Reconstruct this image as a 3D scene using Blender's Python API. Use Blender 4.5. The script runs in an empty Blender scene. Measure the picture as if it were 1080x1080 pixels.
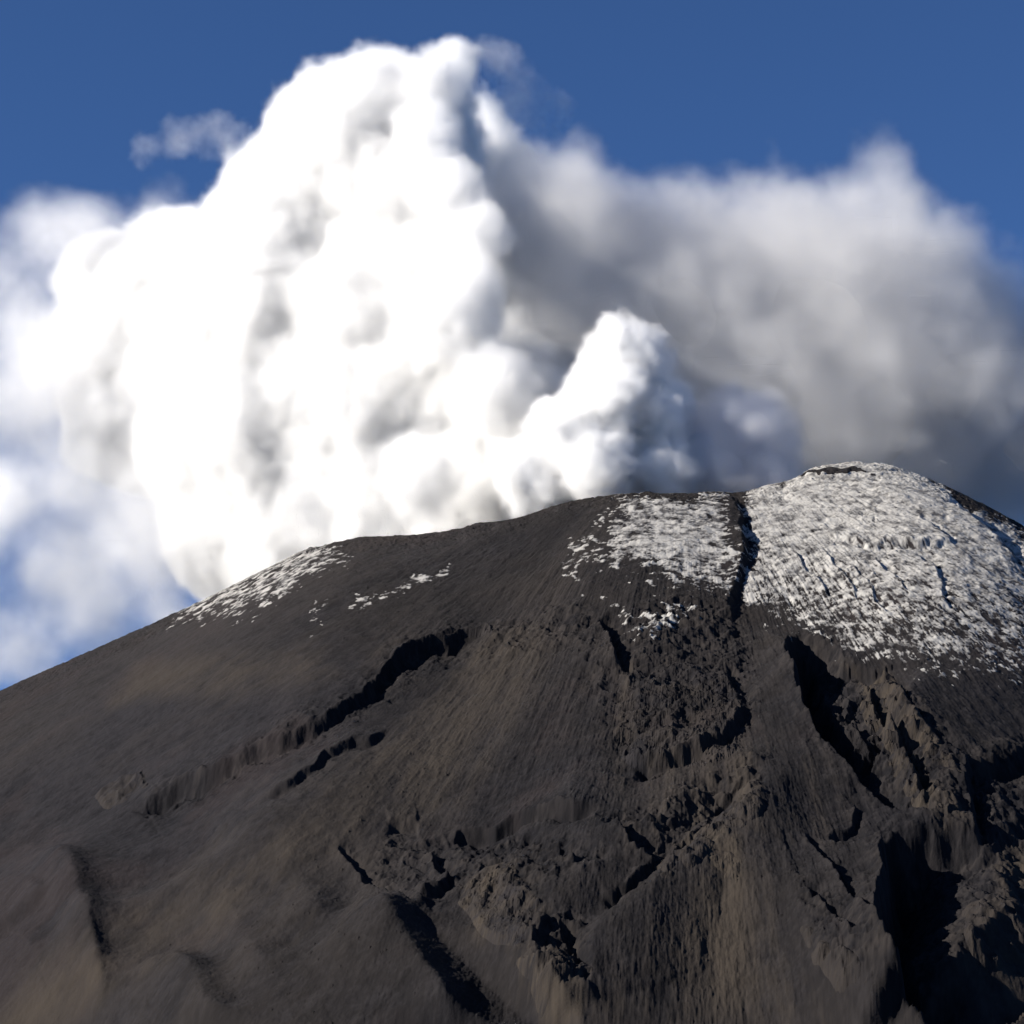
import bpy, math, random
import numpy as np
from mathutils import Vector

random.seed(7)
scene = bpy.context.scene
COL = scene.collection
R = math.radians

# ----------------------------------------------------------------------------- camera
PITCH = 13.5                      # degrees above the horizontal
F = 540.0 / math.tan(R(11.5))     # focal length in photograph pixels (1080 wide)
CAM_Z = 2.0
cam = bpy.data.cameras.new('camera')
cam.angle = R(23.0)
cam.clip_start, cam.clip_end = 1.0, 200000.0
cam_o = bpy.data.objects.new('camera', cam)
COL.objects.link(cam_o)
cam_o.location = (0, 0, CAM_Z)
cam_o.rotation_euler = (R(90 + PITCH), 0, 0)
scene.camera = cam_o

# ----------------------------------------------------------------------------- light
SUN_EL, SUN_AZ = 25.0, 103.0      # elevation; degrees left of the viewing direction
to_sun = Vector((-math.sin(R(SUN_AZ)) * math.cos(R(SUN_EL)),
                 math.cos(R(SUN_AZ)) * math.cos(R(SUN_EL)), math.sin(R(SUN_EL))))
world = bpy.data.worlds.new('World')
scene.world = world
world.use_nodes = True
wn = world.node_tree
bg = wn.nodes['Background']
sky = wn.nodes.new('ShaderNodeTexSky')
sky.sky_type = 'NISHITA'
sky.sun_disc = False
sky.sun_elevation = R(SUN_EL)
sky.sun_rotation = R(-SUN_AZ)
sky.altitude = 4200
sky.air_density = 0.9
sky.dust_density = 0.0
sky.ozone_density = 8.0
wn.links.new(sky.outputs[0], bg.inputs[0])
bg.inputs[1].default_value = 0.066
sun = bpy.data.lights.new('sun', 'SUN')
sun.energy, sun.angle, sun.color = 5.0, R(0.53), (1.0, 0.935, 0.84)
sun_o = bpy.data.objects.new('sun', sun)
COL.objects.link(sun_o)
sun_o.rotation_euler = (-to_sun).to_track_quat('-Z', 'Y').to_euler()

vs = scene.view_settings
vs.view_transform, vs.look, vs.exposure, vs.gamma = 'Standard', 'None', 0.95, 1.0
cy = scene.cycles
cy.use_denoising = True
cy.use_adaptive_sampling = True
cy.adaptive_threshold = 0.08
cy.adaptive_min_samples = 16
cy.max_bounces = 12
cy.diffuse_bounces = 3
cy.transparent_max_bounces = 16
cy.volume_bounces = 10
cy.volume_step_rate = 5.0
cy.volume_max_steps = 512

# ----------------------------------------------------------------------------- helpers
def project(x, y, z):
    """photograph pixel of a world point"""
    c, s = math.cos(R(PITCH)), math.sin(R(PITCH))
    zz = z - CAM_Z
    d = y * c + zz * s
    return 540 + F * x / d, 540 - F * (zz * c - y * s) / d

def at(px, py, y):
    """world point seen at a photograph pixel, at distance y along the ground"""
    c, s = math.cos(R(PITCH)), math.sin(R(PITCH))
    a, b = (px - 540) / F, (540 - py) / F
    dy, dz = c - b * s, s + b * c
    return Vector((a * y / dy, y, CAM_Z + dz * y / dy))

def smooth(e0, e1, v):
    t = np.clip((v - e0) / (e1 - e0), 0, 1)
    return t * t * (3 - 2 * t)

def spectral(seed, beta=1.8, n=1024, lo=1, hi=None):
    """tileable noise with a power-law spectrum, unit deviation"""
    rng = np.random.default_rng(seed)
    k = np.hypot(np.fft.fftfreq(n)[:, None] * n, np.fft.rfftfreq(n)[None, :] * n)
    k[0, 0] = 1
    amp = k ** (-beta / 2 - 0.5)
    amp[k < lo] = 0
    if hi: amp[k > hi] = 0
    amp[0, 0] = 0
    ph = np.exp(2j * np.pi * rng.random(k.shape))
    v = np.fft.irfft2(amp * ph, s=(n, n))
    return ((v - v.mean()) / v.std()).astype(np.float32)

def samp(img, u, v):
    """bilinear, wrapping; u, v in texels"""
    n, m = img.shape
    i0 = np.floor(v).astype(np.int64); j0 = np.floor(u).astype(np.int64)
    fv = (v - i0).astype(np.float32); fu = (u - j0).astype(np.float32)
    i1, j1 = (i0 + 1) % n, (j0 + 1) % m
    i0 %= n; j0 %= m
    return (img[i0, j0] * (1 - fu) + img[i0, j1] * fu) * (1 - fv) + (img[i1, j0] * (1 - fu) + img[i1, j1] * fu) * fv

N1, N2, N3 = spectral(1, 2.0), spectral(2, 2.0), spectral(3, 1.2)
NF = spectral(4, 1.0, lo=12)
NR = spectral(5, 1.6, lo=4)
N1S, N2S = spectral(6, 2.5, hi=14), spectral(7, 2.5, hi=14)     # only long waves
NQ, NQ2 = spectral(8, 2.0, lo=3, hi=90), spectral(11, 2.0, lo=3, hi=90)

def mat(name):
    m = bpy.data.materials.new(name)
    m.use_nodes = True
    return m, m.node_tree, m.node_tree.nodes['Principled BSDF']

def tag(o, label=None, cat=None, group=None, kind=None):
    for k, v in (('label', label), ('category', cat), ('group', group), ('kind', kind)):
        if v: o[k] = v
    return o

# ----------------------------------------------------------------------------- the mountain: base form
SKY = np.array([(-900, 1170), (-400, 915), (-60, 756), (0, 728), (60, 703), (120, 677), (180, 650), (230, 627), (270, 606), (300, 591), (318, 580),
                (328, 577), (338, 578), (352, 573), (372, 568), (400, 567), (440, 566), (480, 560), (510, 553),
                (545, 549), (590, 533), (640, 524), (680, 521), (720, 522), (762, 519), (778, 522), (800, 516),
                (825, 510), (843, 504), (850, 497), (870, 491), (893, 487), (912, 487), (940, 490), (965, 499),
                (1000, 513), (1040, 533), (1080, 555), (1140, 592), (1300, 690), (1600, 860), (2100, 1140)], float)
CREST = np.array([(-900, 5500), (0, 5280), (200, 5150), (330, 5000), (450, 4900), (600, 4840), (700, 4840), (770, 4870), (850, 5000),
                  (910, 5060), (1000, 5040), (1100, 4980), (1600, 4750), (2100, 4600)], float)
WID = np.array([(-900, 1100), (0, 620), (200, 420), (330, 260), (450, 130), (600, 80), (720, 70), (800, 80), (900, 120), (1000, 240),
                (1100, 360), (1600, 800), (2100, 900)], float)

def smoothed(tab, lo, hi, sigma):
    xs = np.arange(lo, hi, 2.0)
    v = np.interp(xs, tab[:, 0], tab[:, 1])
    k = np.exp(-0.5 * (np.arange(-4 * sigma, 4 * sigma + 1, 2.0) / sigma) ** 2); k /= k.sum()
    vp = np.pad(v, len(k) // 2, mode='edge')
    return xs, np.convolve(vp, k, 'same')[len(k) // 2: len(k) // 2 + len(v)]

UT = np.linspace(-0.62, 0.62, 1400)
xs, v = smoothed(CREST, -1200, 2300, 60); YC = np.interp(540 + F * UT * 1.0, xs, v)
xs, v = smoothed(WID, -1200, 2300, 60); WC = np.interp(540 + F * UT * 1.0, xs, v)

def base_z(zc, yc, w, y):
    t = yc - y
    front = 0.60 * (np.sqrt(t * t + w * w) - w)
    z = zc - np.where(t > 0, front, front * 1.25)
    return 25 * np.logaddexp(0, (z + 20) / 25) - 20 - 12   # eases into the plain

xs, v = smoothed(SKY, -1200, 2300, 3)
ZC = (YC * 0.22)
yy = np.linspace(3000, 6000, 1500)[None, :]
for _ in range(12):
    z = base_z(ZC[:, None], YC[:, None], WC[:, None], yy)
    px, py = project(UT[:, None] * yy, yy, z)
    j = py.argmin(1)
    i = np.arange(len(UT))
    want = np.interp(px[i, j], xs, v)
    ZC = ZC + (py[i, j] - want) * yy[0, j] / F * 1.02

ZC = np.convolve(np.pad(ZC, 3, mode='edge'), np.array([1, 2, 3, 4, 3, 2, 1]) / 16, 'valid')

def fine_axis(lo, hi, step, lo2, hi2, grow):
    a = list(np.arange(lo, hi, step))
    s = step
    while a[-1] < hi2:
        s *= grow; a.append(a[-1] + s)
    s = step
    while a[0] > lo2:
        s *= grow; a.insert(0, a[0] - s)
    return np.array(a)

U = fine_axis(-0.222, 0.222, 0.00029, -0.61, 0.61, 1.08)
Y = fine_axis(3020, 5420, 2.0, 1500, 8600, 1.06)
UU, YY = np.meshgrid(U, Y)
ZCS = np.convolve(np.pad(ZC, 60, mode='edge'), np.hanning(121) / np.hanning(121).sum(), 'valid')
zc = np.interp(U, UT, ZC)[None, :]; zcs = np.interp(U, UT, ZCS)[None, :]; yc = np.interp(U, UT, YC)[None, :]; wc = np.interp(U, UT, WC)[None, :]
ZB = base_z(zc, yc, wc, YY)
ZB -= (zc - zcs) * (1 - np.exp(-(np.maximum(yc - YY, 0) / 170) ** 2))   # rim detail dies out down the slope
XX = UU * YY
PX, PY = project(XX, YY, ZB)
front = smooth(120, -60, YY - yc)                    # 0 on the far side of the crest
skyl = np.interp(PX, xs, v)
below = np.where(YY < yc, np.maximum(PY - skyl, 0), 0)   # how far under the skyline

# ----------------------------------------------------------------------------- relief, traced on the slope
GX, GY = np.meshgrid(np.arange(-120, 1200, 1.0), np.arange(470, 1150, 1.0))
NH1, NH2 = spectral(13, 2.0, hi=34), spectral(14, 2.0, hi=34)
WX = GX + 4.5 * samp(NH1, GX * 2.2, GY * 2.2) + 0.35 * samp(NQ, GX * 1.7, GY * 1.7)
WY = GY + 4.0 * samp(NH2, GX * 2.2, GY * 2.2) + 0.35 * samp(NQ2, GX * 1.7 + 300, GY * 1.7 + 90)
WXS = GX + 5 * samp(N1S, GX * 2, GY * 2); WYS = GY + 5 * samp(N2S, GX * 2, GY * 2)
VAR = np.clip(1 + 0.3 * samp(NH1, GX * 2.0 + 10, GY * 2.0 + 500), .65, 1.5)     # cliffs vary in height along their length

def dist(pts, gx=None, gy=None):
    """signed distance (positive below / right of the travel direction), parameter along the line 0..1"""
    gx = WX if gx is None else gx; gy = WY if gy is None else gy
    best = np.full(gx.shape, 1e9); sg = np.zeros(gx.shape); par = np.zeros(gx.shape)
    L = [math.hypot(b[0] - a[0], b[1] - a[1]) for a, b in zip(pts, pts[1:])]
    tot, acc = sum(L), 0
    for (a, b), l in zip(zip(pts, pts[1:]), L):
        dx, dy = b[0] - a[0], b[1] - a[1]
        t = np.clip(((gx - a[0]) * dx + (gy - a[1]) * dy) / (l * l), 0, 1)
        ex, ey = gx - a[0] - t * dx, gy - a[1] - t * dy
        d = np.hypot(ex, ey)
        m = d < best
        best = np.where(m, d, best)
        sg = np.where(m, np.sign(dx * ey - dy * ex), sg)
        par = np.where(m, (acc + t * l) / tot, par)
        acc += l
    return best * np.where(sg == 0, 1, sg), par

def taper(par, a=0.15, b=0.15):
    return smooth(0, a, par) * smooth(0, b, 1 - par)

def inside(poly, soft=6, warp=True):
    gx, gy = (WX, WY) if warp else (GX, GY)
    ins = np.zeros(gx.shape, bool)
    n = len(poly)
    for i in range(n):
        (x0, y0), (x1, y1) = poly[i], poly[(i + 1) % n]
        if y0 == y1: continue
        c = (gy < y0) != (gy < y1)
        ins ^= c & (gx < (x1 - x0) * (gy - y0) / (y1 - y0) + x0)
    d, _ = dist(list(poly) + [poly[0]], gx, gy)
    return smooth(-soft, soft, np.where(ins, np.abs(d), -np.abs(d)))

H = np.zeros(GX.shape)
rock = np.zeros(GX.shape)

def scarp(pts, h, wl, dep, wr, edge=1.6, a=0.12, b=0.12, rub=1.0, jag=1.0):
    global H, rock
    d, p = dist(pts, GX + jag * (WX - GX), GY + jag * (WY - GY)) if edge < 5 else dist(pts, GX + 0.5 * (WXS - GX), GY + 0.5 * (WYS - GY))
    k = taper(p, a, b)
    hi = h * np.exp(-np.maximum(-d, 0) / wl)
    lo = -dep * np.exp(-np.maximum(d, 0) / wr)
    if edge < 5:
        edge = 2.2 * edge
        rock = np.maximum(rock, rub * min(.75, .2 + dep / 40) * k * np.exp(-((d - 3) / (8 + wr * .3)) ** 2))
    s = smooth(-edge, edge, d)
    # beyond the ends the step fades with distance from the end
    far = np.exp(-np.maximum(np.abs(d) - 3 * max(wl, wr), 0) / 20)
    H += 1.35 * k * far * (VAR if edge < 5 else 1) * (hi * (1 - s) + lo * s)

def ridge(pts, h, wl, wr, a=0.2, b=0.2):
    """a soft crest with its own width either side"""
    global H
    d, p = dist(pts, GX + 0.7 * (WXS - GX), GY + 0.7 * (WYS - GY))
    w = np.where(d < 0, wl, wr)
    q = np.abs(d) / w
    H += 1.5 * h * taper(p, a, b) * np.exp(-0.5 * np.maximum(q - 0.12, 0) ** 1.6)

def gully(pts, dep, wl, wr, a=0.15, b=0.15):
    ridge(pts, -dep, wl, wr, a, b)

def spur(pts, h, wl, wr, a=0.02, b=0.5):
    """a rounded spur, its line drawn from the bottom up: gentle left flank, steeper right flank"""
    global H
    d, p = dist(pts, GX + 0.8 * (WXS - GX), GY + 0.8 * (WYS - GY))
    w = wl + (wr - wl) * smooth(-12, 12, d)
    H += h * taper(p, a, b) * np.exp(-(np.sqrt(d * d + 49) - 7) / w)

spur([(490, 1160), (455, 1090), (425, 1035), (400, 990), (376, 940)], 74, 100, 64, .02, .34)
spur([(250, 1180), (215, 1110), (195, 1072), (166, 1016)], 58, 66, 50, .02, .36)
spur([(120, 1120), (95, 1050), (75, 1000), (58, 945), (30, 880)], 66, 76, 54, .25, .36)
spur([(-20, 1150), (0, 1060), (-30, 1000)], 26, 60, 30, .1, .4)
# soft dunes and spurs of ash
ridge([(-40, 1090), (30, 1058), (100, 1010), (200, 958), (280, 905), (340, 852), (460, 748)], 26, 46, 26, .2, .4)
ridge([(215, 1040), (260, 1020), (330, 990), (385, 960)], 14, 40, 40, .3, .3)
gully([(30, 1060), (60, 1020), (100, 1000), (190, 938), (260, 890)], 16, 16, 10)
scarp([(140, 858), (155, 852), (190, 832), (215, 821), (245, 809), (270, 793), (300, 783), (330, 768), (345, 756), (365, 741), (400, 716), (415, 698), (430, 690), (455, 680), (480, 672), (515, 658)],
      9, 32, 20, 22, 1.3, .08, .10, 1.0, .45)
scarp([(-60, 1060), (0, 1012), (50, 985)], 10, 22, 10, 20, 8)
ridge([(560, 1100), (620, 1020), (700, 940), (775, 912), (830, 962), (872, 1012), (950, 1100)], 34, 60, 44, .05, .03)
ridge([(775, 915), (800, 880), (850, 815), (845, 740), (800, 690)], 16, 40, 26)
gully([(590, 1075), (605, 1020), (650, 972), (692, 932), (740, 893), (800, 832)], 20, 16, 12)
ridge([(560, 840), (600, 900), (560, 960), (520, 1000)], 10, 40, 40)
gully([(640, 690), (650, 760), (660, 840), (665, 900)], 9, 22, 22)
gully([(430, 1000), (500, 1060), (540, 1120)], 6, 26, 26)
ridge([(700, 500), (690, 560), (680, 640), (700, 700)], 8, 60, 50)

# lee sides of the dunes, in soft shade
scarp([(250, 1026), (300, 1003), (345, 984), (386, 962)], 5, 40, 19, 56, 20, .45, .4)
scarp([(-40, 1100), (100, 1022), (200, 966), (290, 906), (360, 846)], 3, 50, 10, 50, 18, .3, .3)
# the big shadowed ravines on the right: steep left banks
scarp([(915, 826), (870, 801), (850, 770), (836, 730), (830, 698), (836, 676)], 17, 22, 74, 46, 3, .08, .12)
scarp([(990, 862), (950, 852), (905, 824)], 4, 14, 26, 16, 3)
scarp([(985, 850), (962, 805), (946, 770), (930, 735), (900, 700)], 7, 14, 26, 13, 2.5)
scarp([(1000, 1130), (950, 1062), (930, 1010), (936, 985), (946, 955), (945, 920), (938, 886)], 26, 30, 84, 60, 4, .02, .05)
scarp([(936, 888), (1000, 873), (1062, 890)], 4, 18, 16, 22, 3)
scarp([(1040, 880), (1032, 840), (1030, 800)], 5, 14, 20, 14, 2.5)
scarp([(1035, 808), (1085, 798)], 4, 12, 16, 14, 2.5)
ridge([(1090, 960), (1050, 985), (1015, 1040), (1030, 1120)], 16, 20, 40, .1, .02)
ridge([(945, 710), (980, 780), (1010, 870)], 9, 20, 16)
scarp([(832, 695), (860, 690), (893, 694)], 3, 14, 22, 24, 2.5)
scarp([(662, 803), (700, 806), (728, 804), (762, 792), (787, 764)], 7, 20, 22, 14, 2, .1, .05)
scarp([(787, 766), (778, 738), (766, 708)], 4, 14, 10, 10, 2)
ridge([(870, 735), (895, 775), (915, 800)], 14, 12, 10)
# scarps across the face
scarp([(270, 871), (300, 851), (330, 822), (341, 803), (370, 786), (388, 782), (418, 764)], 8, 16, 10, 11, 1.2, .2, .2, .6, .5)
scarp([(404, 874), (425, 868), (442, 866)], 5, 8, 6, 5)
scarp([(476, 890), (490, 882), (526, 881), (552, 870), (578, 867), (608, 872), (640, 870)], 7, 20, 10, 9, 1.0, .1, .2, .9, .6)
scarp([(444, 974), (466, 964), (486, 944)], 10, 14, 12, 9, 2)
scarp([(486, 946), (470, 930), (464, 908), (457, 896)], 8, 10, 8, 8, 2)
scarp([(436, 992), (412, 962), (385, 935), (345, 900)], 6, 18, 9, 14, 2.5)
scarp([(634, 973), (662, 955), (690, 932)], 10, 14, 13, 9, 2)
scarp([(690, 934), (668, 922), (655, 892)], 8, 12, 10, 10, 2)
scarp([(656, 708), (642, 690), (624, 660)], 8, 16, 14, 12, 2)
scarp([(872, 899), (895, 882), (906, 855)], 5, 10, 7, 6)
scarp([(935, 1036), (900, 992), (888, 968), (870, 940), (846, 905)], 6, 12, 8, 7)
scarp([(905, 1045), (880, 1010), (852, 985)], 6, 12, 9, 9, 2)
scarp([(560, 1050), (590, 1010), (612, 1003)], 8, 12, 10, 12, 2)
scarp([(612, 1052), (606, 1030), (598, 1006)], 5, 8, 12, 10, 2)
scarp([(700, 930), (735, 893), (760, 868), (802, 832)], 5, 8, 7, 6)
# the notch beside the crater rim and ledges in the summit snow
scarp([(760, 668), (780, 632), (788, 600), (786, 575), (776, 545), (766, 520)], 8, 22, 10, 14, 2, .1, .02)
scarp([(868, 573), (905, 571), (918, 578), (940, 571), (1002, 575)], 5, 12, 7, 8, 1.0)
scarp([(908, 540), (924, 541)], 3, 8, 6, 4, 1.4)
scarp([(845, 508), (870, 502), (905, 497), (938, 507)], 4, 10, 6, 6, 1.4)
scarp([(1005, 572), (990, 556), (975, 545)], 3, 8, 5, 5, 1.4)
scarp([(1080, 590), (1050, 560), (1030, 540), (1008, 528)], 4, 14, 8, 10, 2)
for q in ((900, 600, 935, 650), (925, 590, 960, 625), (975, 580, 1000, 640), (870, 590, 905, 640), (840, 590, 870, 640)):
    scarp([(q[2], q[3]), ((q[0] + q[2]) / 2 + 3, (q[1] + q[3]) / 2), (q[0], q[1])], 3, 8, 5, 5, 1.0)

def field(img, cval=0.0):
    u = np.clip(PX + 120, 0, img.shape[1] - 1.001); w = np.clip(PY - 470, 0, img.shape[0] - 1.001)
    return samp(img, u, w)

edge_keep = smooth(0, 16, below)
inframe = smooth(-110, -60, PX) * smooth(1190, 1120, PX) * smooth(1148, 1110, PY)
DZ = field(H) * edge_keep * inframe

# fall-line coordinates: angle and radius about the summit
ang = np.arctan2(PX - 720, np.maximum(PY - 430, 1)); rad = np.hypot(PX - 720, PY - 430)
streak = samp(NR, ang * 560, rad * 0.35) * 0.6 + samp(N3, ang * 900, rad * 0.5) * 0.4
bx, by = XX, YY * 1.15
n_big = samp(N1, bx * 0.25, by * 0.25)
n_mid = samp(N2, bx * 0.7 + 77, by * 0.7)
n_fin = samp(NF, bx * 0.8, by * 0.8)

# rocky ground: polygons of broken lava
def rocky(poly, v, soft=10):
    global rock
    rock = np.maximum(rock, v * inside(poly, soft))
rocky([(500, 655), (600, 640), (640, 670), (660, 720), (640, 760), (600, 690), (520, 690)], .6)
rocky([(640, 660), (775, 640), (800, 760), (740, 800), (660, 800), (645, 720)], .7)
rocky([(830, 690), (890, 690), (960, 730), (1030, 800), (1010, 880), (960, 860), (900, 800), (850, 760)], .9)
rocky([(1020, 790), (1100, 780), (1100, 960), (1040, 960), (1010, 880)], .8)
rocky([(480, 890), (570, 890), (640, 930), (560, 1000), (500, 990), (470, 950)], .8)
rocky([(545, 985), (620, 995), (625, 1080), (560, 1080)], 1.0)
rocky([(640, 880), (700, 860), (800, 820), (790, 900), (700, 940), (660, 930)], .8)
rocky([(840, 970), (930, 1000), (960, 1100), (870, 1070)], .7)
rocky([(410, 880), (500, 880), (470, 980), (430, 990), (380, 930)], .6)
rocky([(150, 850), (400, 700), (520, 650), (520, 680), (400, 740), (200, 850)], .5)
rocky([(770, 520), (850, 500), (940, 490), (1100, 560), (1100, 680), (800, 650)], .14, 14)
rocky([(640, 520), (780, 520), (790, 640), (640, 660)], .12, 14)
rocky([(930, 870), (1070, 870), (1010, 1090), (930, 1090)], .6)
ROCK = field(rock) * inframe + 0.015 + 0.06 * smooth(380, 620, PX)
rid = 1 - np.abs(samp(NQ, bx * 0.8, by * 0.6)) * 1.2
rid2 = 1 - np.abs(samp(NQ2, bx * 1.8 + 50, by * 1.4)) * 1.2
rills = samp(NR, ang * 420 + 200, rad * 0.10)                 # long lines running down the fall line
boulder = smooth(2.3, 3.2, samp(NF, bx * 1.7, by * 1.7)) * (0.3 + smooth(-.5, 1.5, n_big))
near_top = 0.35 + 0.65 * smooth(2, 30, below)
DZ += near_top * front * (n_big * 3.5 + n_mid * 1.0 + streak * 1.2 * smooth(110, 240, rad) * (0.35 + 0.65 * smooth(350, 560, PX)) + 0.19 * n_fin + 0.55 * rills * smooth(120, 260, rad) + 2.4 * boulder)
DZ += near_top * front * ROCK * (rid * 6.0 + rid2 * 2.6 + n_fin * 0.6)
DZ += front * (1 - smooth(0, 26, below)) * (rid2 * 1.6 + 0.8 * n_fin) * smooth(-60, 60, PX)
ZT = ZB + DZ
PX, PY = project(XX, YY, ZT)

# ----------------------------------------------------------------------------- colour of the ground (its own colour only)
tan_m = np.zeros(GX.shape)
def tint(poly, v, soft=14):
    global tan_m
    tan_m = np.maximum(tan_m, v * inside(poly, soft))
tint([(440, 750), (470, 760), (380, 850), (300, 930), (180, 1000), (60, 1080), (-40, 1110), (60, 1020), (180, 940), (290, 860), (380, 780)], .42, 26)
tint([(490, 895), (560, 900), (580, 960), (540, 1000), (505, 990)], .8)
tint([(550, 990), (600, 985), (625, 1060), (580, 1090), (555, 1040)], .9)
tint([(895, 700), (935, 700), (1000, 790), (1030, 860), (1000, 880), (960, 810)], .95, 10)
tint([(610, 1080), (700, 960), (775, 900), (840, 980), (880, 1100)], .42, 36)
tint([(1010, 990), (1100, 940), (1100, 1100), (1000, 1100)], .6, 20)
tint([(1055, 890), (1090, 890), (1090, 960), (1060, 950)], .7, 8)
tint([(140, 700), (260, 690), (340, 685), (350, 705), (250, 730), (120, 740)], .36, 14)
tint([(650, 690), (662, 700), (662, 800), (650, 790)], .6, 6)
tint([(640, 780), (790, 790), (830, 820), (700, 900), (640, 900)], .3, 20)
tint([(740, 880), (775, 880), (780, 930), (745, 920)], .7, 10)
tint([(380, 680), (520, 660), (600, 680), (560, 860), (420, 860), (400, 780)], .3, 24)
tint([(780, 780), (880, 790), (920, 850), (840, 900), (760, 860)], .35, 20)
TAN = field(tan_m) * inframe
TAN = np.clip(TAN * np.clip(0.55 + 0.30 * streak + 0.35 * rills + 0.25 * n_mid, 0, 1.5) + 0.08 * np.clip(rills, 0, 2) + 0.10 * (n_big + 0.6) + 0.12 * ROCK * n_fin, 0, 1)
RED = np.clip(0.25 * smooth(0.3, 1.6, samp(N1, bx * 0.5 + 400, by * 0.35)) + 0.05, 0, 1)
dark = np.clip(0.45 + 0.12 * streak + 0.13 * rills + 0.2 * n_mid + 0.28 * n_fin + 0.3 * boulder, 0, 1)

# ----------------------------------------------------------------------------- snow cover
snow = np.zeros(GX.shape)
def snowy(poly, v, soft=10):
    global snow
    snow = np.maximum(snow, v * inside(poly, soft))
WX_, WY_ = WX.copy(), WY.copy()
WX += 7 * samp(NH2, GX * 3.4, GY * 3.4); WY += 6 * samp(NH1, GX * 3.4 + 90, GY * 3.4)   # ragged snow edges
P_RIM = [(640, 515), (690, 515), (768, 512), (778, 560), (788, 600), (772, 622), (745, 628), (715, 622), (690, 612), (660, 610), (632, 612), (626, 600), (640, 570)]
P_TOP = [(778, 515), (845, 490), (900, 480), (950, 485), (1110, 560), (1130, 720), (1040, 710), (1000, 705), (950, 706), (900, 696), (850, 672), (818, 655), (797, 610)]
P_LEFT = [(185, 664), (230, 622), (270, 600), (300, 585), (325, 575), (352, 588), (370, 603), (345, 622), (310, 642), (250, 658)]
snowy(P_RIM, .80, 26)
snowy([(655, 560), (700, 560), (775, 570), (770, 600), (700, 600), (650, 595)], 1.12, 24)
snowy([(598, 600), (600, 580), (622, 560), (628, 570), (612, 608)], .62, 6)
snowy([(600, 570), (640, 540), (655, 530), (655, 545), (620, 575)], .5, 6)
snowy([(612, 632), (640, 650), (690, 655), (720, 635), (732, 618), (738, 652), (700, 682), (650, 676)], .60, 8)
snowy([(575, 600), (590, 570), (640, 535), (640, 600), (610, 625)], .50, 10)
snow = np.maximum(snow, inside(P_TOP, 22) * np.interp(GY, [480, 560, 610, 650, 690, 720], [1.03, .93, .81, .67, .50, .40]))
snowy([(780, 600), (800, 600), (830, 645), (815, 650)], 1.0, 6)
snowy([(800, 640), (1120, 650), (1120, 700), (980, 690), (860, 672)], .44, 18)
snowy([(880, 482), (950, 482), (1040, 530), (1010, 560), (960, 540), (900, 500)], 1.08, 12)
snowy(P_LEFT, .64, 14)
snowy([(362, 648), (400, 618), (440, 602), (478, 584), (482, 594), (440, 614), (400, 636), (372, 654)], .62, 5)
snowy([(320, 668), (345, 655), (350, 662), (326, 674)], .5, 4)
WX, WY = WX_, WY_
SN = field(snow) * smooth(-100, -40, PX)
cell = samp(spectral(9, 1.6, lo=24, hi=240), XX * 0.9, YY * 0.9)
clump = samp(spectral(12, 1.2, lo=8, hi=60), XX * 0.9, YY * 0.9)
strk = samp(spectral(10, 1.0, lo=20, hi=260), ang * 1500, rad * 1.1)
topz = smooth(770, 800, PX)
pat = (1 - topz) * (0.75 * cell + 0.15 * strk + 0.4 * clump) + topz * (0.38 * cell + 0.7 * strk + 0.25 * clump)
slope_y = np.gradient(ZT, Y, axis=0)
steep = np.clip((slope_y - 0.75) * 0.9, -0.1, 0.8)
SM = SN + np.interp(PY, [500, 560, 640], [.10, .17, .27]) * pat + 0.05 * n_mid - steep * 0.30 - 0.60
SM = np.where(SN < 0.05, -1, SM)
SM = np.where(YY > yc + 60, -1, SM)

# ----------------------------------------------------------------------------- meshes
def grid_mesh(name, X, Yg, Z, keep, attrs, m, normals=None):
    """one mesh from the kept faces of a grid"""
    ny, nx = X.shape
    idx = np.arange(ny * nx).reshape(ny, nx)
    fj, fi = np.nonzero(keep)
    quads = np.stack([idx[fj, fi], idx[fj, fi + 1], idx[fj + 1, fi + 1], idx[fj + 1, fi]], 1)
    used, inv = np.unique(quads, return_inverse=True)
    quads = inv.reshape(-1, 4)
    me = bpy.data.meshes.new(name)
    co = np.stack([X.ravel()[used], Yg.ravel()[used], Z.ravel()[used]], 1).astype(np.float32)
    me.vertices.add(len(co)); me.vertices.foreach_set('co', co.ravel())
    me.loops.add(quads.size); me.loops.foreach_set('vertex_index', quads.ravel().astype(np.int32))
    me.polygons.add(len(quads))
    me.polygons.foreach_set('loop_start', np.arange(0, quads.size, 4, dtype=np.int32))
    me.polygons.foreach_set('use_smooth', np.ones(len(quads), bool))
    for k, a in attrs.items():
        at_ = me.attributes.new(k, 'FLOAT', 'POINT')
        at_.data.foreach_set('value', a.ravel()[used].astype(np.float32))
    me.update(calc_edges=True)
    me.validate()
    o = bpy.data.objects.new(name, me)
    COL.objects.link(o)
    me.materials.append(m)
    return o

def attr(nt, name):
    n = nt.nodes.new('ShaderNodeAttribute'); n.attribute_name = name
    return n.outputs['Fac']

def mixc(nt, fac, a, b):
    n = nt.nodes.new('ShaderNodeMix'); n.data_type = 'RGBA'
    for s, v in ((0, fac), (6, a), (7, b)):
        if hasattr(v, 'is_linked'): nt.links.new(v, n.inputs[s])
        elif s == 0: n.inputs[0].default_value = v
        else: n.inputs[s].default_value = (*v, 1)
    return n.outputs[2]

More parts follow.
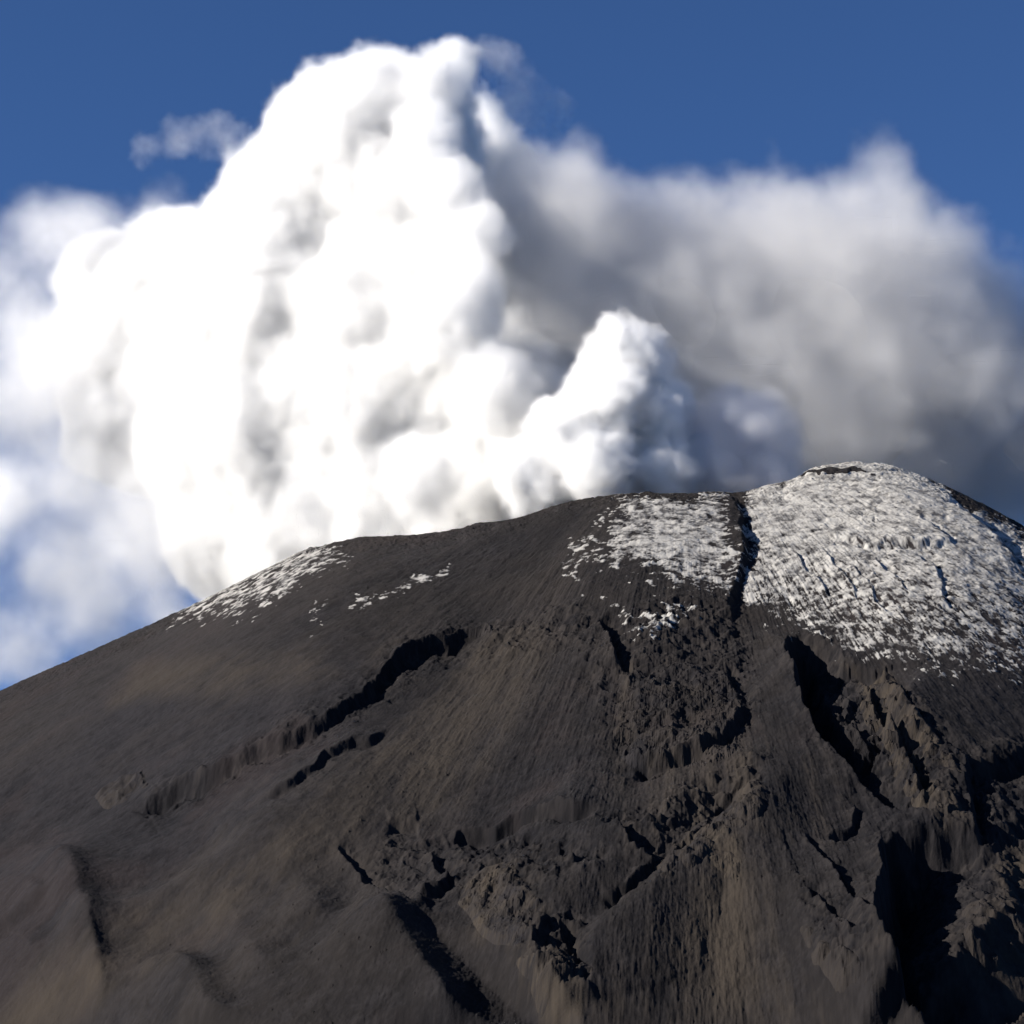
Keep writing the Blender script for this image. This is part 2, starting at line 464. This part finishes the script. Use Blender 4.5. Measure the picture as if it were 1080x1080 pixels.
def bump(nt, bsdf, scales, dist_, strength=0.6):
    tc = nt.nodes.new('ShaderNodeTexCoord')
    no = nt.nodes.new('ShaderNodeTexNoise'); no.inputs['Scale'].default_value = scales
    no.inputs['Detail'].default_value = 4; no.inputs['Roughness'].default_value = 0.7
    nt.links.new(tc.outputs['Object'], no.inputs['Vector'])
    b = nt.nodes.new('ShaderNodeBump'); b.inputs['Distance'].default_value = dist_; b.inputs['Strength'].default_value = strength
    nt.links.new(no.outputs['Fac'], b.inputs['Height'])
    nt.links.new(b.outputs['Normal'], bsdf.inputs['Normal'])
    return no.outputs['Fac']

mg, nt, b = mat('volcanic_ash')
c = mixc(nt, attr(nt, 'grain'), (0.0056, 0.0056, 0.0070), (0.0146, 0.0139, 0.0160))
c = mixc(nt, attr(nt, 'red'), c, (0.031, 0.0225, 0.0215))
c = mixc(nt, attr(nt, 'tan'), c, (0.036, 0.0292, 0.0232))
fine = bump(nt, b, 0.16, 2.0, 0.5)
nt.links.new(c, b.inputs['Base Color'])
b.inputs['Roughness'].default_value = 0.95
b.inputs['Specular IOR Level'].default_value = 0.1

keep = np.ones((len(Y) - 1, len(U) - 1), bool)
mountain = grid_mesh('mountain', XX, YY, ZT, keep, {'grain': dark, 'tan': TAN, 'red': RED}, mg)
tag(mountain, 'dark ash-covered volcano slope under the snowy crater rim', 'mountain', kind='structure')

ms, nt, b = mat('ashy_snow')
c = mixc(nt, attr(nt, 'ash'), (0.345, 0.333, 0.312), (0.065, 0.062, 0.062))
nt.links.new(c, b.inputs['Base Color'])
bump(nt, b, 0.25, 1.0, 0.35)
b.inputs['Roughness'].default_value = 0.8
b.inputs['Specular IOR Level'].default_value = 0.2
ash = np.clip(np.clip(0.30 - SM, 0, 1) * 1.6 + 0.34 - 0.30 * pat - 0.22 * n_fin - 0.1 * clump + 0.7 * (0.8 - SN) + 0.25 * np.clip(strk - 0.6, 0, 2), 0, 1)
ZS = ZT + np.clip(SM * 4, -1.2, 0.6)
def quad_any(a): return a[:-1, :-1] | a[1:, :-1] | a[:-1, 1:] | a[1:, 1:]
for nm, cond, lab in (('snow_field', PX > 782 - 0 * PY, 'broad streaky snow sheet covering the highest rounded summit'),
                      ('snow_field', (PX > 560) & (PX <= 782), 'patchy snow below the dark flat crater rim, left of the notch'),
                      ('snow_field', (PX > 355) & (PX <= 560), 'thin broken line of snow specks on the bare dark slope'),
                      ('snow_field', PX <= 355, 'small mottled snow patch on the left shoulder under the rock knob')):
    o = grid_mesh(nm, XX, YY, ZS, quad_any((SM > -0.12) & cond), {'ash': ash}, ms)
    tag(o, lab, 'snow', kind='stuff')

def outcrop(label, poly, hgt, rough=1.0, soft=7, tanv=0.2, cat='rock outcrop'):
    """a crag of broken lava: a closed solid that stands out of the slope"""
    m = field(inside(poly, soft))
    near = (m > 0.02)
    jj, ii = np.nonzero(near)
    if len(jj) == 0: return
    j0, j1, i0, i1 = max(jj.min() - 1, 0), jj.max() + 2, max(ii.min() - 1, 0), ii.max() + 2
    sl = np.s_[j0:j1, i0:i1]
    x, y = XX[sl], YY[sl]
    a = samp(NQ2, x * 0.8, y * 0.8); c = 1 - np.abs(samp(NQ, x * 0.95 + 9, y * 0.8)) * 1.1
    shape = np.sqrt(np.clip(m[sl], 0, 1)) * (0.45 + 0.40 * rough * c + 0.30 * rough * a)
    up = hgt * np.clip(shape, -0.2, 1.6) - 1.6
    top = ZT[sl] + up
    k = quad_any(up > -0.4)
    ny, nx = x.shape
    g = np.clip(dark[sl] + 0.25 * a + 0.1, 0, 1); t_ = np.clip(TAN[sl] * .6 + tanv * (0.6 + 0.5 * samp(N3, x * 2, y * 2)), 0, 1)
    # largest connected patch only, so that the crag is one solid
    lab = np.where(k, np.arange(k.size).reshape(k.shape) + 1, 0)
    while True:
        p = np.pad(lab, 1)
        q = np.maximum.reduce([p[1:-1, 1:-1], p[:-2, 1:-1], p[2:, 1:-1], p[1:-1, :-2], p[1:-1, 2:]])
        q = np.where(k, q, 0)
        if (q == lab).all(): break
        lab = q
    ids, cnt = np.unique(lab[lab > 0], return_counts=True)
    k = lab == ids[cnt.argmax()]
    idx = np.arange(ny * nx).reshape(ny, nx)
    fj, fi = np.nonzero(k)
    quads = np.stack([idx[fj, fi], idx[fj, fi + 1], idx[fj + 1, fi + 1], idx[fj + 1, fi]], 1)
    used, inv = np.unique(quads, return_inverse=True); quads = inv.reshape(-1, 4); n = len(used)
    cot = np.stack([x.ravel()[used], y.ravel()[used], top.ravel()[used]], 1)
    cob = cot.copy(); cob[:, 2] = ZT[sl].ravel()[used] - 9
    e = np.concatenate([quads[:, [0, 1]], quads[:, [1, 2]], quads[:, [2, 3]], quads[:, [3, 0]]])
    key = np.sort(e, 1); _, first, cn = np.unique(key, axis=0, return_index=True, return_counts=True)
    be = e[first[cn == 1]]
    skirt = np.stack([be[:, 1], be[:, 0], be[:, 0] + n, be[:, 1] + n], 1)
    faces = np.concatenate([quads, quads[:, ::-1] + n, skirt])
    me = bpy.data.meshes.new('rock_outcrop')
    me.from_pydata(np.concatenate([cot, cob]).tolist(), [], faces.tolist())
    for kk, v_ in (('grain', g), ('tan', t_), ('red', RED[sl])):
        at_ = me.attributes.new(kk, 'FLOAT', 'POINT'); q = v_.ravel()[used].astype(np.float32)
        at_.data.foreach_set('value', np.concatenate([q, q]))
    me.materials.append(mg); me.update()
    o = bpy.data.objects.new('rock_outcrop', me); COL.objects.link(o)
    return tag(o, label, cat, 'lava outcrops on the slope')

OUTCROPS = [
    ('long jagged dark lava rib running down the left flank', [(215, 816), (245, 803), (270, 786), (320, 770), (365, 734), (412, 694), (450, 674), (510, 654), (514, 659), (456, 680), (412, 700), (368, 741), (322, 776), (272, 792), (246, 811), (217, 822)], 9, 1.3, 3, .08),
    ('broad lava block with a cliff below it, under the rim snow', [(655, 712), (700, 705), (770, 715), (786, 762), (764, 790), (728, 802), (664, 800), (650, 770)], 11, 0.9, 9, .2),
    ('small cluster of rocks alone on the smooth left slope', [(112, 838), (128, 820), (148, 812), (153, 824), (138, 836), (118, 846)], 8, 1.5, 4, .2),
    ('little rock knob on the left skyline over the mottled snow', [(308, 590), (320, 576), (334, 574), (342, 580), (330, 588)], 6, 1.0, 4, .1),
    ('tan craggy buttress between the two dark ravines', [(905, 698), (925, 700), (960, 745), (1000, 790), (1032, 850), (1000, 876), (972, 850), (948, 790), (920, 745)], 20, 1.3, 8, .7),
    ('grey broken rock tongue inside the upper dark ravine', [(868, 725), (895, 738), (905, 770), (918, 800), (905, 808), (886, 778), (866, 752)], 16, 1.4, 6, .1),
    ('pale tan rocks at the foot of the slope by a dark hollow', [(560, 1015), (590, 1002), (622, 1018), (628, 1068), (600, 1090), (570, 1062)], 15, 1.5, 7, .5),
    ('small pale boulder patch at the top of the brown dune', [(745, 906), (762, 900), (776, 908), (774, 924), (756, 926)], 7, 1.2, 4, .8),
    ('reddish tan rubble slab left of the central hollow', [(500, 902), (545, 905), (572, 950), (556, 990), (520, 985), (496, 950)], 6, 1.5, 8, .4),
    ('row of rocks along the gully head right of centre', [(690, 915), (722, 885), (765, 858), (796, 832), (802, 842), (770, 874), (730, 905), (700, 928)], 8, 1.5, 5, .4),
    ('scattered dark crags on the lower right dune shoulder', [(852, 985), (880, 1000), (930, 1030), (945, 1070), (905, 1060), (866, 1018)], 9, 1.6, 8, .2),
    ('rock rib in the broad lower ravine at the right edge', [(1030, 965), (1060, 935), (1100, 940), (1100, 1000), (1045, 1020)], 14, 1.4, 8, .3),
    ('thin dark rock band across the summit snow', [(866, 566), (906, 564), (940, 564), (1000, 566), (1004, 577), (940, 575), (906, 576), (868, 577)], 8, 1.2, 3, .1),
    ('dark rocks crowning the highest point of the summit', [(842, 506), (870, 495), (900, 490), (936, 497), (934, 502), (900, 497), (870, 501)], 3, 1.3, 2, .1),
]
for a_ in OUTCROPS: outcrop(*a_)

# the plain the mountain stands on, out to the horizon
gx = fine_axis(-400, 400, 100, -60000, 60000, 1.25); gy = fine_axis(-400, 9000, 200, -60000, 80000, 1.25)
PXg, PYg = np.meshgrid(gx, gy)
PZ = 3.0 * samp(N1, PXg * 0.02, PYg * 0.02) * smooth(30, 400, np.hypot(PXg, PYg)) - 9 * smooth(500, 1500, PYg)
plain = grid_mesh('ground', PXg, PYg, PZ, np.ones((len(gy) - 1, len(gx) - 1), bool),
                  {'grain': np.full(PXg.shape, .5), 'tan': np.full(PXg.shape, .3), 'red': np.full(PXg.shape, .1)}, mg)
tag(plain, kind='structure')

# ----------------------------------------------------------------------------- clouds
def cloud(name, puffs, label, group=None, color=(1, 1, 1), density=0.03, soft=80, big=(420, 120), mid=(120, 40), billow=(160, 50),
          core=0.85, voxel=14.0, k=60, aniso=0.2, seed=0.0, core_color=None, thin=0.0, pad=90, sharp=0.8, fdet=6, fine=(40, 8), depth=90, cvox=26):
    """a volume of vapour built from a heap of puffs: (px, py, distance, radius px [, flatten])"""
    P = [(at(p[0], p[1], p[2]), p[3] * p[2] / F) for p in puffs]
    lo = Vector([min(c[i] - r for c, r in P) - pad for i in range(3)])
    hi = Vector([max(c[i] + r for c, r in P) + pad for i in range(3)])
    ctr = (lo + hi) / 2
    me = bpy.data.meshes.new(name)
    o = bpy.data.objects.new(name, me); COL.objects.link(o)
    o.location = ctr
    ng = bpy.data.node_groups.new(name + '_vapour', 'GeometryNodeTree')
    ng.interface.new_socket('Geometry', in_out='OUTPUT', socket_type='NodeSocketGeometry')
    N, L = ng.nodes, ng.links
    def put(s, v):
        if hasattr(v, 'is_linked'): L.new(v, s)
        else: s.default_value = v
    def math_(op, a, b=0.0, c_=None, clamp=False):
        n = N.new('ShaderNodeMath'); n.operation = op; n.use_clamp = clamp
        put(n.inputs[0], a); put(n.inputs[1], b)
        if c_ is not None: put(n.inputs[2], c_)
        return n.outputs[0]
    def vmath(op, a, b=(0, 0, 0), scale=None):
        n = N.new('ShaderNodeVectorMath'); n.operation = op
        put(n.inputs[0], a)
        if op not in ('LENGTH',):
            if scale is None: put(n.inputs[1], b)
            else: put(n.inputs['Scale'], scale)
        return n.outputs['Value'] if op in ('LENGTH', 'DISTANCE') else n.outputs[0]
    pos = N.new('GeometryNodeInputPosition').outputs[0]
    def noise(size, detail, off, rough=0.55):
        n = N.new('ShaderNodeTexNoise'); n.inputs['Scale'].default_value = 1.0
        n.inputs['Detail'].default_value = detail; n.inputs['Roughness'].default_value = rough
        p = vmath('ADD', vmath('SCALE', pos, scale=1.0 / size), (off + seed, off * 2.3, off * 1.7 + seed))
        L.new(p, n.inputs['Vector'])
        return n.outputs
    wn_ = noise(big[0], 2, 3.1)
    wp = vmath('ADD', pos, vmath('SCALE', vmath('SUBTRACT', wn_[1], (0.5, 0.5, 0.5)), scale=big[1] * 2.0))
    sdf = None
    for c_, r in P:
        q = c_ - ctr
        d = math_('SUBTRACT', vmath('DISTANCE', wp, tuple(q)), r)
        sdf = d if sdf is None else math_('SMOOTH_MIN', sdf, d, float(k))
    sdf0 = sdf
    fb = noise(mid[0], fdet, 11.7, 0.62)
    sdf = math_('ADD', sdf, math_('MULTIPLY', math_('SUBTRACT', fb[0], 0.5), mid[1] * 3.0))
    if billow[1]:
        vo = N.new('ShaderNodeTexVoronoi'); vo.feature = 'SMOOTH_F1'
        vo.inputs['Scale'].default_value = 1.0; vo.inputs['Detail'].default_value = 2.0
        vo.inputs['Roughness'].default_value = 0.5; vo.inputs['Smoothness'].default_value = 0.35
        L.new(vmath('ADD', vmath('SCALE', wp, scale=1.0 / billow[0]), (seed, 5.0, 9.0)), vo.inputs['Vector'])
        sdf = math_('ADD', sdf, math_('MULTIPLY', math_('SUBTRACT', vo.outputs['Distance'], 0.4), billow[1] * 2.0))
    if fine[1]:
        fi_ = noise(fine[0], 4, 41.0, 0.65)
        sdf = math_('ADD', sdf, math_('MULTIPLY', math_('SUBTRACT', fi_[0], 0.5), fine[1] * 3.0))
    dens = math_('POWER', math_('MULTIPLY', sdf, -1.0 / soft, clamp=True), sharp)
    if thin:
        tn = noise(mid[0] * 1.1, 6, 23.0, 0.62)
        dens = math_('MULTIPLY', dens, math_('MULTIPLY_ADD', tn[0], 4.0, -thin * 4.0, clamp=True))
    vc = N.new('GeometryNodeVolumeCube')
    L.new(dens, vc.inputs['Density'])
    half = (hi - lo) / 2
    vc.inputs['Min'].default_value = tuple(-half); vc.inputs['Max'].default_value = tuple(half)
    for ax, v_ in zip('XYZ', half):
        vc.inputs['Resolution ' + ax].default_value = max(8, int(2 * v_ / voxel))
    mv = bpy.data.materials.new(name + '_vapour'); mv.use_nodes = True
    t = mv.node_tree; t.nodes.clear()
    out = t.nodes.new('ShaderNodeOutputMaterial'); pv = t.nodes.new('ShaderNodeVolumePrincipled')
    pv.inputs['Color'].default_value = (*color, 1); pv.inputs['Density'].default_value = density
    pv.inputs['Anisotropy'].default_value = aniso
    t.links.new(pv.outputs[0], out.inputs['Volume'])
    sm = N.new('GeometryNodeSetMaterial'); sm.inputs['Material'].default_value = mv
    L.new(vc.outputs[0], sm.inputs['Geometry'])
    me.materials.append(mv)
    res = sm.outputs[0]
    if core:
        mc, t2, b2 = mat(name + '_core')
        b2.inputs['Base Color'].default_value = (*(core_color or color), 1)
        b2.inputs['Roughness'].default_value = 1.0; b2.inputs['Specular IOR Level'].default_value = 0.0
        tr = t2.nodes.new('ShaderNodeBsdfTranslucent'); tr.inputs[0].default_value = (*(core_color or color), 1)
        mx = t2.nodes.new('ShaderNodeMixShader'); mx.inputs[0].default_value = 0.4
        t2.links.new(b2.outputs[0], mx.inputs[1]); t2.links.new(tr.outputs[0], mx.inputs[2])
        t2.links.new(mx.outputs[0], t2.nodes['Material Output'].inputs['Surface'])
        v2m = N.new('GeometryNodeVolumeToMesh'); v2m.inputs['Threshold'].default_value = 0.5
        v2 = N.new('GeometryNodeVolumeCube')
        L.new(math_('MULTIPLY_ADD', sdf0, -1.0 / 100, 0.5 - depth / 100, clamp=True), v2.inputs['Density'])
        v2.inputs['Min'].default_value = tuple(-half); v2.inputs['Max'].default_value = tuple(half)
        for ax, v_ in zip('XYZ', half): v2.inputs['Resolution ' + ax].default_value = max(8, int(2 * v_ / cvox))
        L.new(v2.outputs[0], v2m.inputs['Volume'])
        ss = N.new('GeometryNodeSetShadeSmooth'); L.new(v2m.outputs[0], ss.inputs[0])
        sm2 = N.new('GeometryNodeSetMaterial'); sm2.inputs['Material'].default_value = mc
        L.new(ss.outputs[0], sm2.inputs['Geometry'])
        me.materials.append(mc)
        j = N.new('GeometryNodeJoinGeometry')
        L.new(sm.outputs[0], j.inputs[0]); L.new(sm2.outputs[0], j.inputs[0])
        res = j.outputs[0]
    go = N.new('NodeGroupOutput'); L.new(res, go.inputs[0])
    md = o.modifiers.new('vapour', 'NODES'); md.node_group = ng
    return tag(o, label, 'cloud', group)

def sunward_depth(px, r):      # puff distance, shaped so the plume's near face turns left into the sun
    return (5975 - 1.5 * (px - 100)) / (1 - 0.6 * r / F)

cloud('steam_plume',
      [(px, py, sunward_depth(px, r), r) for px, py, r in
       ((330, 560, 115), (420, 550, 115), (500, 525, 100), (575, 490, 75), (300, 470, 155), (410, 440, 150), (240, 570, 80),
        (150, 430, 105), (200, 350, 140), (320, 330, 170), (430, 330, 135), (130, 310, 90), (390, 190, 140), (335, 135, 82), (390, 92, 58),
        (465, 100, 62), (445, 210, 95), (310, 230, 90), (500, 400, 110), (190, 280, 75), (560, 420, 75), (250, 420, 135), (470, 310, 110), (410, 150, 95), (600, 450, 60), (270, 200, 60))] +
      [(510, 130, 5950, 46), (520, 180, 5950, 62), (555, 270, 5950, 80), (600, 340, 5900, 80), (470, 70, 5950, 44),
       (480, 330, 5200, 70), (500, 250, 5260, 56), (525, 420, 5160, 66), (455, 150, 5370, 54), (475, 205, 5300, 56), (440, 500, 5200, 60)],  # nearer puffs, added so the right front also catches the sun
      'enormous white sunlit steam plume towering over the left crater rim', density=0.06, soft=48, big=(420, 50), mid=(190, 34), fine=(44, 22),
      billow=(120, 16), k=110, voxel=6.5, sharp=1.5, aniso=0.3, pad=70, depth=120)
cloud('ash_cloud',
      [(545, 200, 5450, 70), (575, 260, 5450, 90), (600, 240, 5450, 90), (670, 270, 5450, 100), (760, 265, 5450, 100), (860, 255, 5450, 90),
       (935, 205, 5450, 62), (1040, 330, 5450, 80), (950, 300, 5450, 110), (850, 340, 5450, 150), (720, 340, 5450, 130), (620, 330, 5450, 110), (1000, 390, 5450, 130),
       (1090, 450, 5450, 130), (900, 440, 5450, 150), (780, 440, 5450, 130), (1120, 390, 5450, 90), (1010, 490, 5450, 110), (900, 500, 5450, 110), (680, 430, 5450, 120)],
      'wide dull grey ash cloud drifting behind the snowy summit', color=(0.865, 0.865, 0.87), density=0.0115, soft=100,
      big=(600, 110), mid=(320, 100), billow=(240, 26), voxel=10, k=220, seed=4.0, sharp=1.3, fine=(70, 30), depth=205, cvox=40)
cloud('steam_puff',
      [(655, 372, 5050, 52), (640, 415, 5040, 60), (695, 440, 5070, 52), (600, 455, 5060, 62), (662, 342, 5050, 26), (630, 490, 5050, 64),
       (700, 495, 5080, 58), (565, 505, 5100, 60), (722, 440, 5090, 32), (690, 395, 5060, 40), (688, 362, 5050, 28), (708, 418, 5060, 34)],
      'small bright cauliflower steam puff rising just behind the crater rim', density=0.08, soft=34, big=(160, 34), mid=(75, 20),
      billow=(50, 17), voxel=4, k=40, seed=9.0, pad=40, fine=(22, 10), sharp=1.4, depth=52, cvox=12)
cloud('steam_puff',
      [(790, 455, 5110, 56), (760, 440, 5110, 46), (822, 478, 5110, 40), (760, 500, 5110, 60), (815, 512, 5110, 50), (730, 470, 5110, 50)],
      'low blue-grey shaded puff between the bright puff and the summit', color=(0.93, 0.93, 0.95), density=0.045, soft=60, big=(200, 40), mid=(100, 26),
      billow=(80, 10), voxel=5, k=70, seed=14.0, pad=40, fine=(26, 12), sharp=1.3, depth=70, cvox=16)
cloud('cloud_bank',
      [(50, 270, 5900, 70), (0, 320, 6000, 80), (100, 250, 5900, 55), (170, 240, 5900, 45), (220, 235, 5900, 40), (30, 420, 6000, 80), (0, 520, 6000, 80), (90, 500, 5950, 90),
       (150, 580, 5900, 90), (60, 600, 6000, 80), (10, 680, 6000, 80), (110, 650, 6000, 80), (-60, 400, 6000, 90), (-60, 600, 6000, 90), (185, 640, 5900, 60), (70, 370, 5900, 70),
       (80, 330, 5500, 52), (105, 430, 5500, 56), (125, 520, 5450, 54), (75, 250, 5550, 44), (170, 215, 5600, 34), (160, 590, 5400, 46)],
      'thin torn cloud at the left edge with blue sky gaps', density=0.013, soft=110, big=(400, 120), mid=(280, 90), billow=(260, 0),
      core=0, voxel=9, k=120, seed=21.0, thin=0.40, sharp=1.2, fine=(60, 26))
cloud('cloud_wisp',
      [(155, 158, 6500, 20), (185, 147, 6500, 24), (215, 140, 6500, 24), (240, 150, 6500, 28), (258, 168, 6500, 26)],
      'small faint wisp of cloud detached above the plume shoulder', density=0.008, soft=60, big=(160, 40), mid=(90, 36), billow=(90, 0),
      core=0, voxel=5, k=60, seed=31.0, pad=50, fine=(30, 18), thin=0.36)
cloud('cloud_wisp',
      [(510, 62, 6000, 22), (530, 78, 6000, 26), (555, 95, 6000, 26), (585, 108, 6000, 22), (570, 130, 6000, 24), (540, 120, 6000, 26)],
      'torn wisp curling off the top right of the white plume', density=0.008, soft=60, big=(160, 60), mid=(90, 40), billow=(90, 0),
      core=0, voxel=5, k=60, seed=43.0, pad=50, fine=(30, 18), thin=0.36)
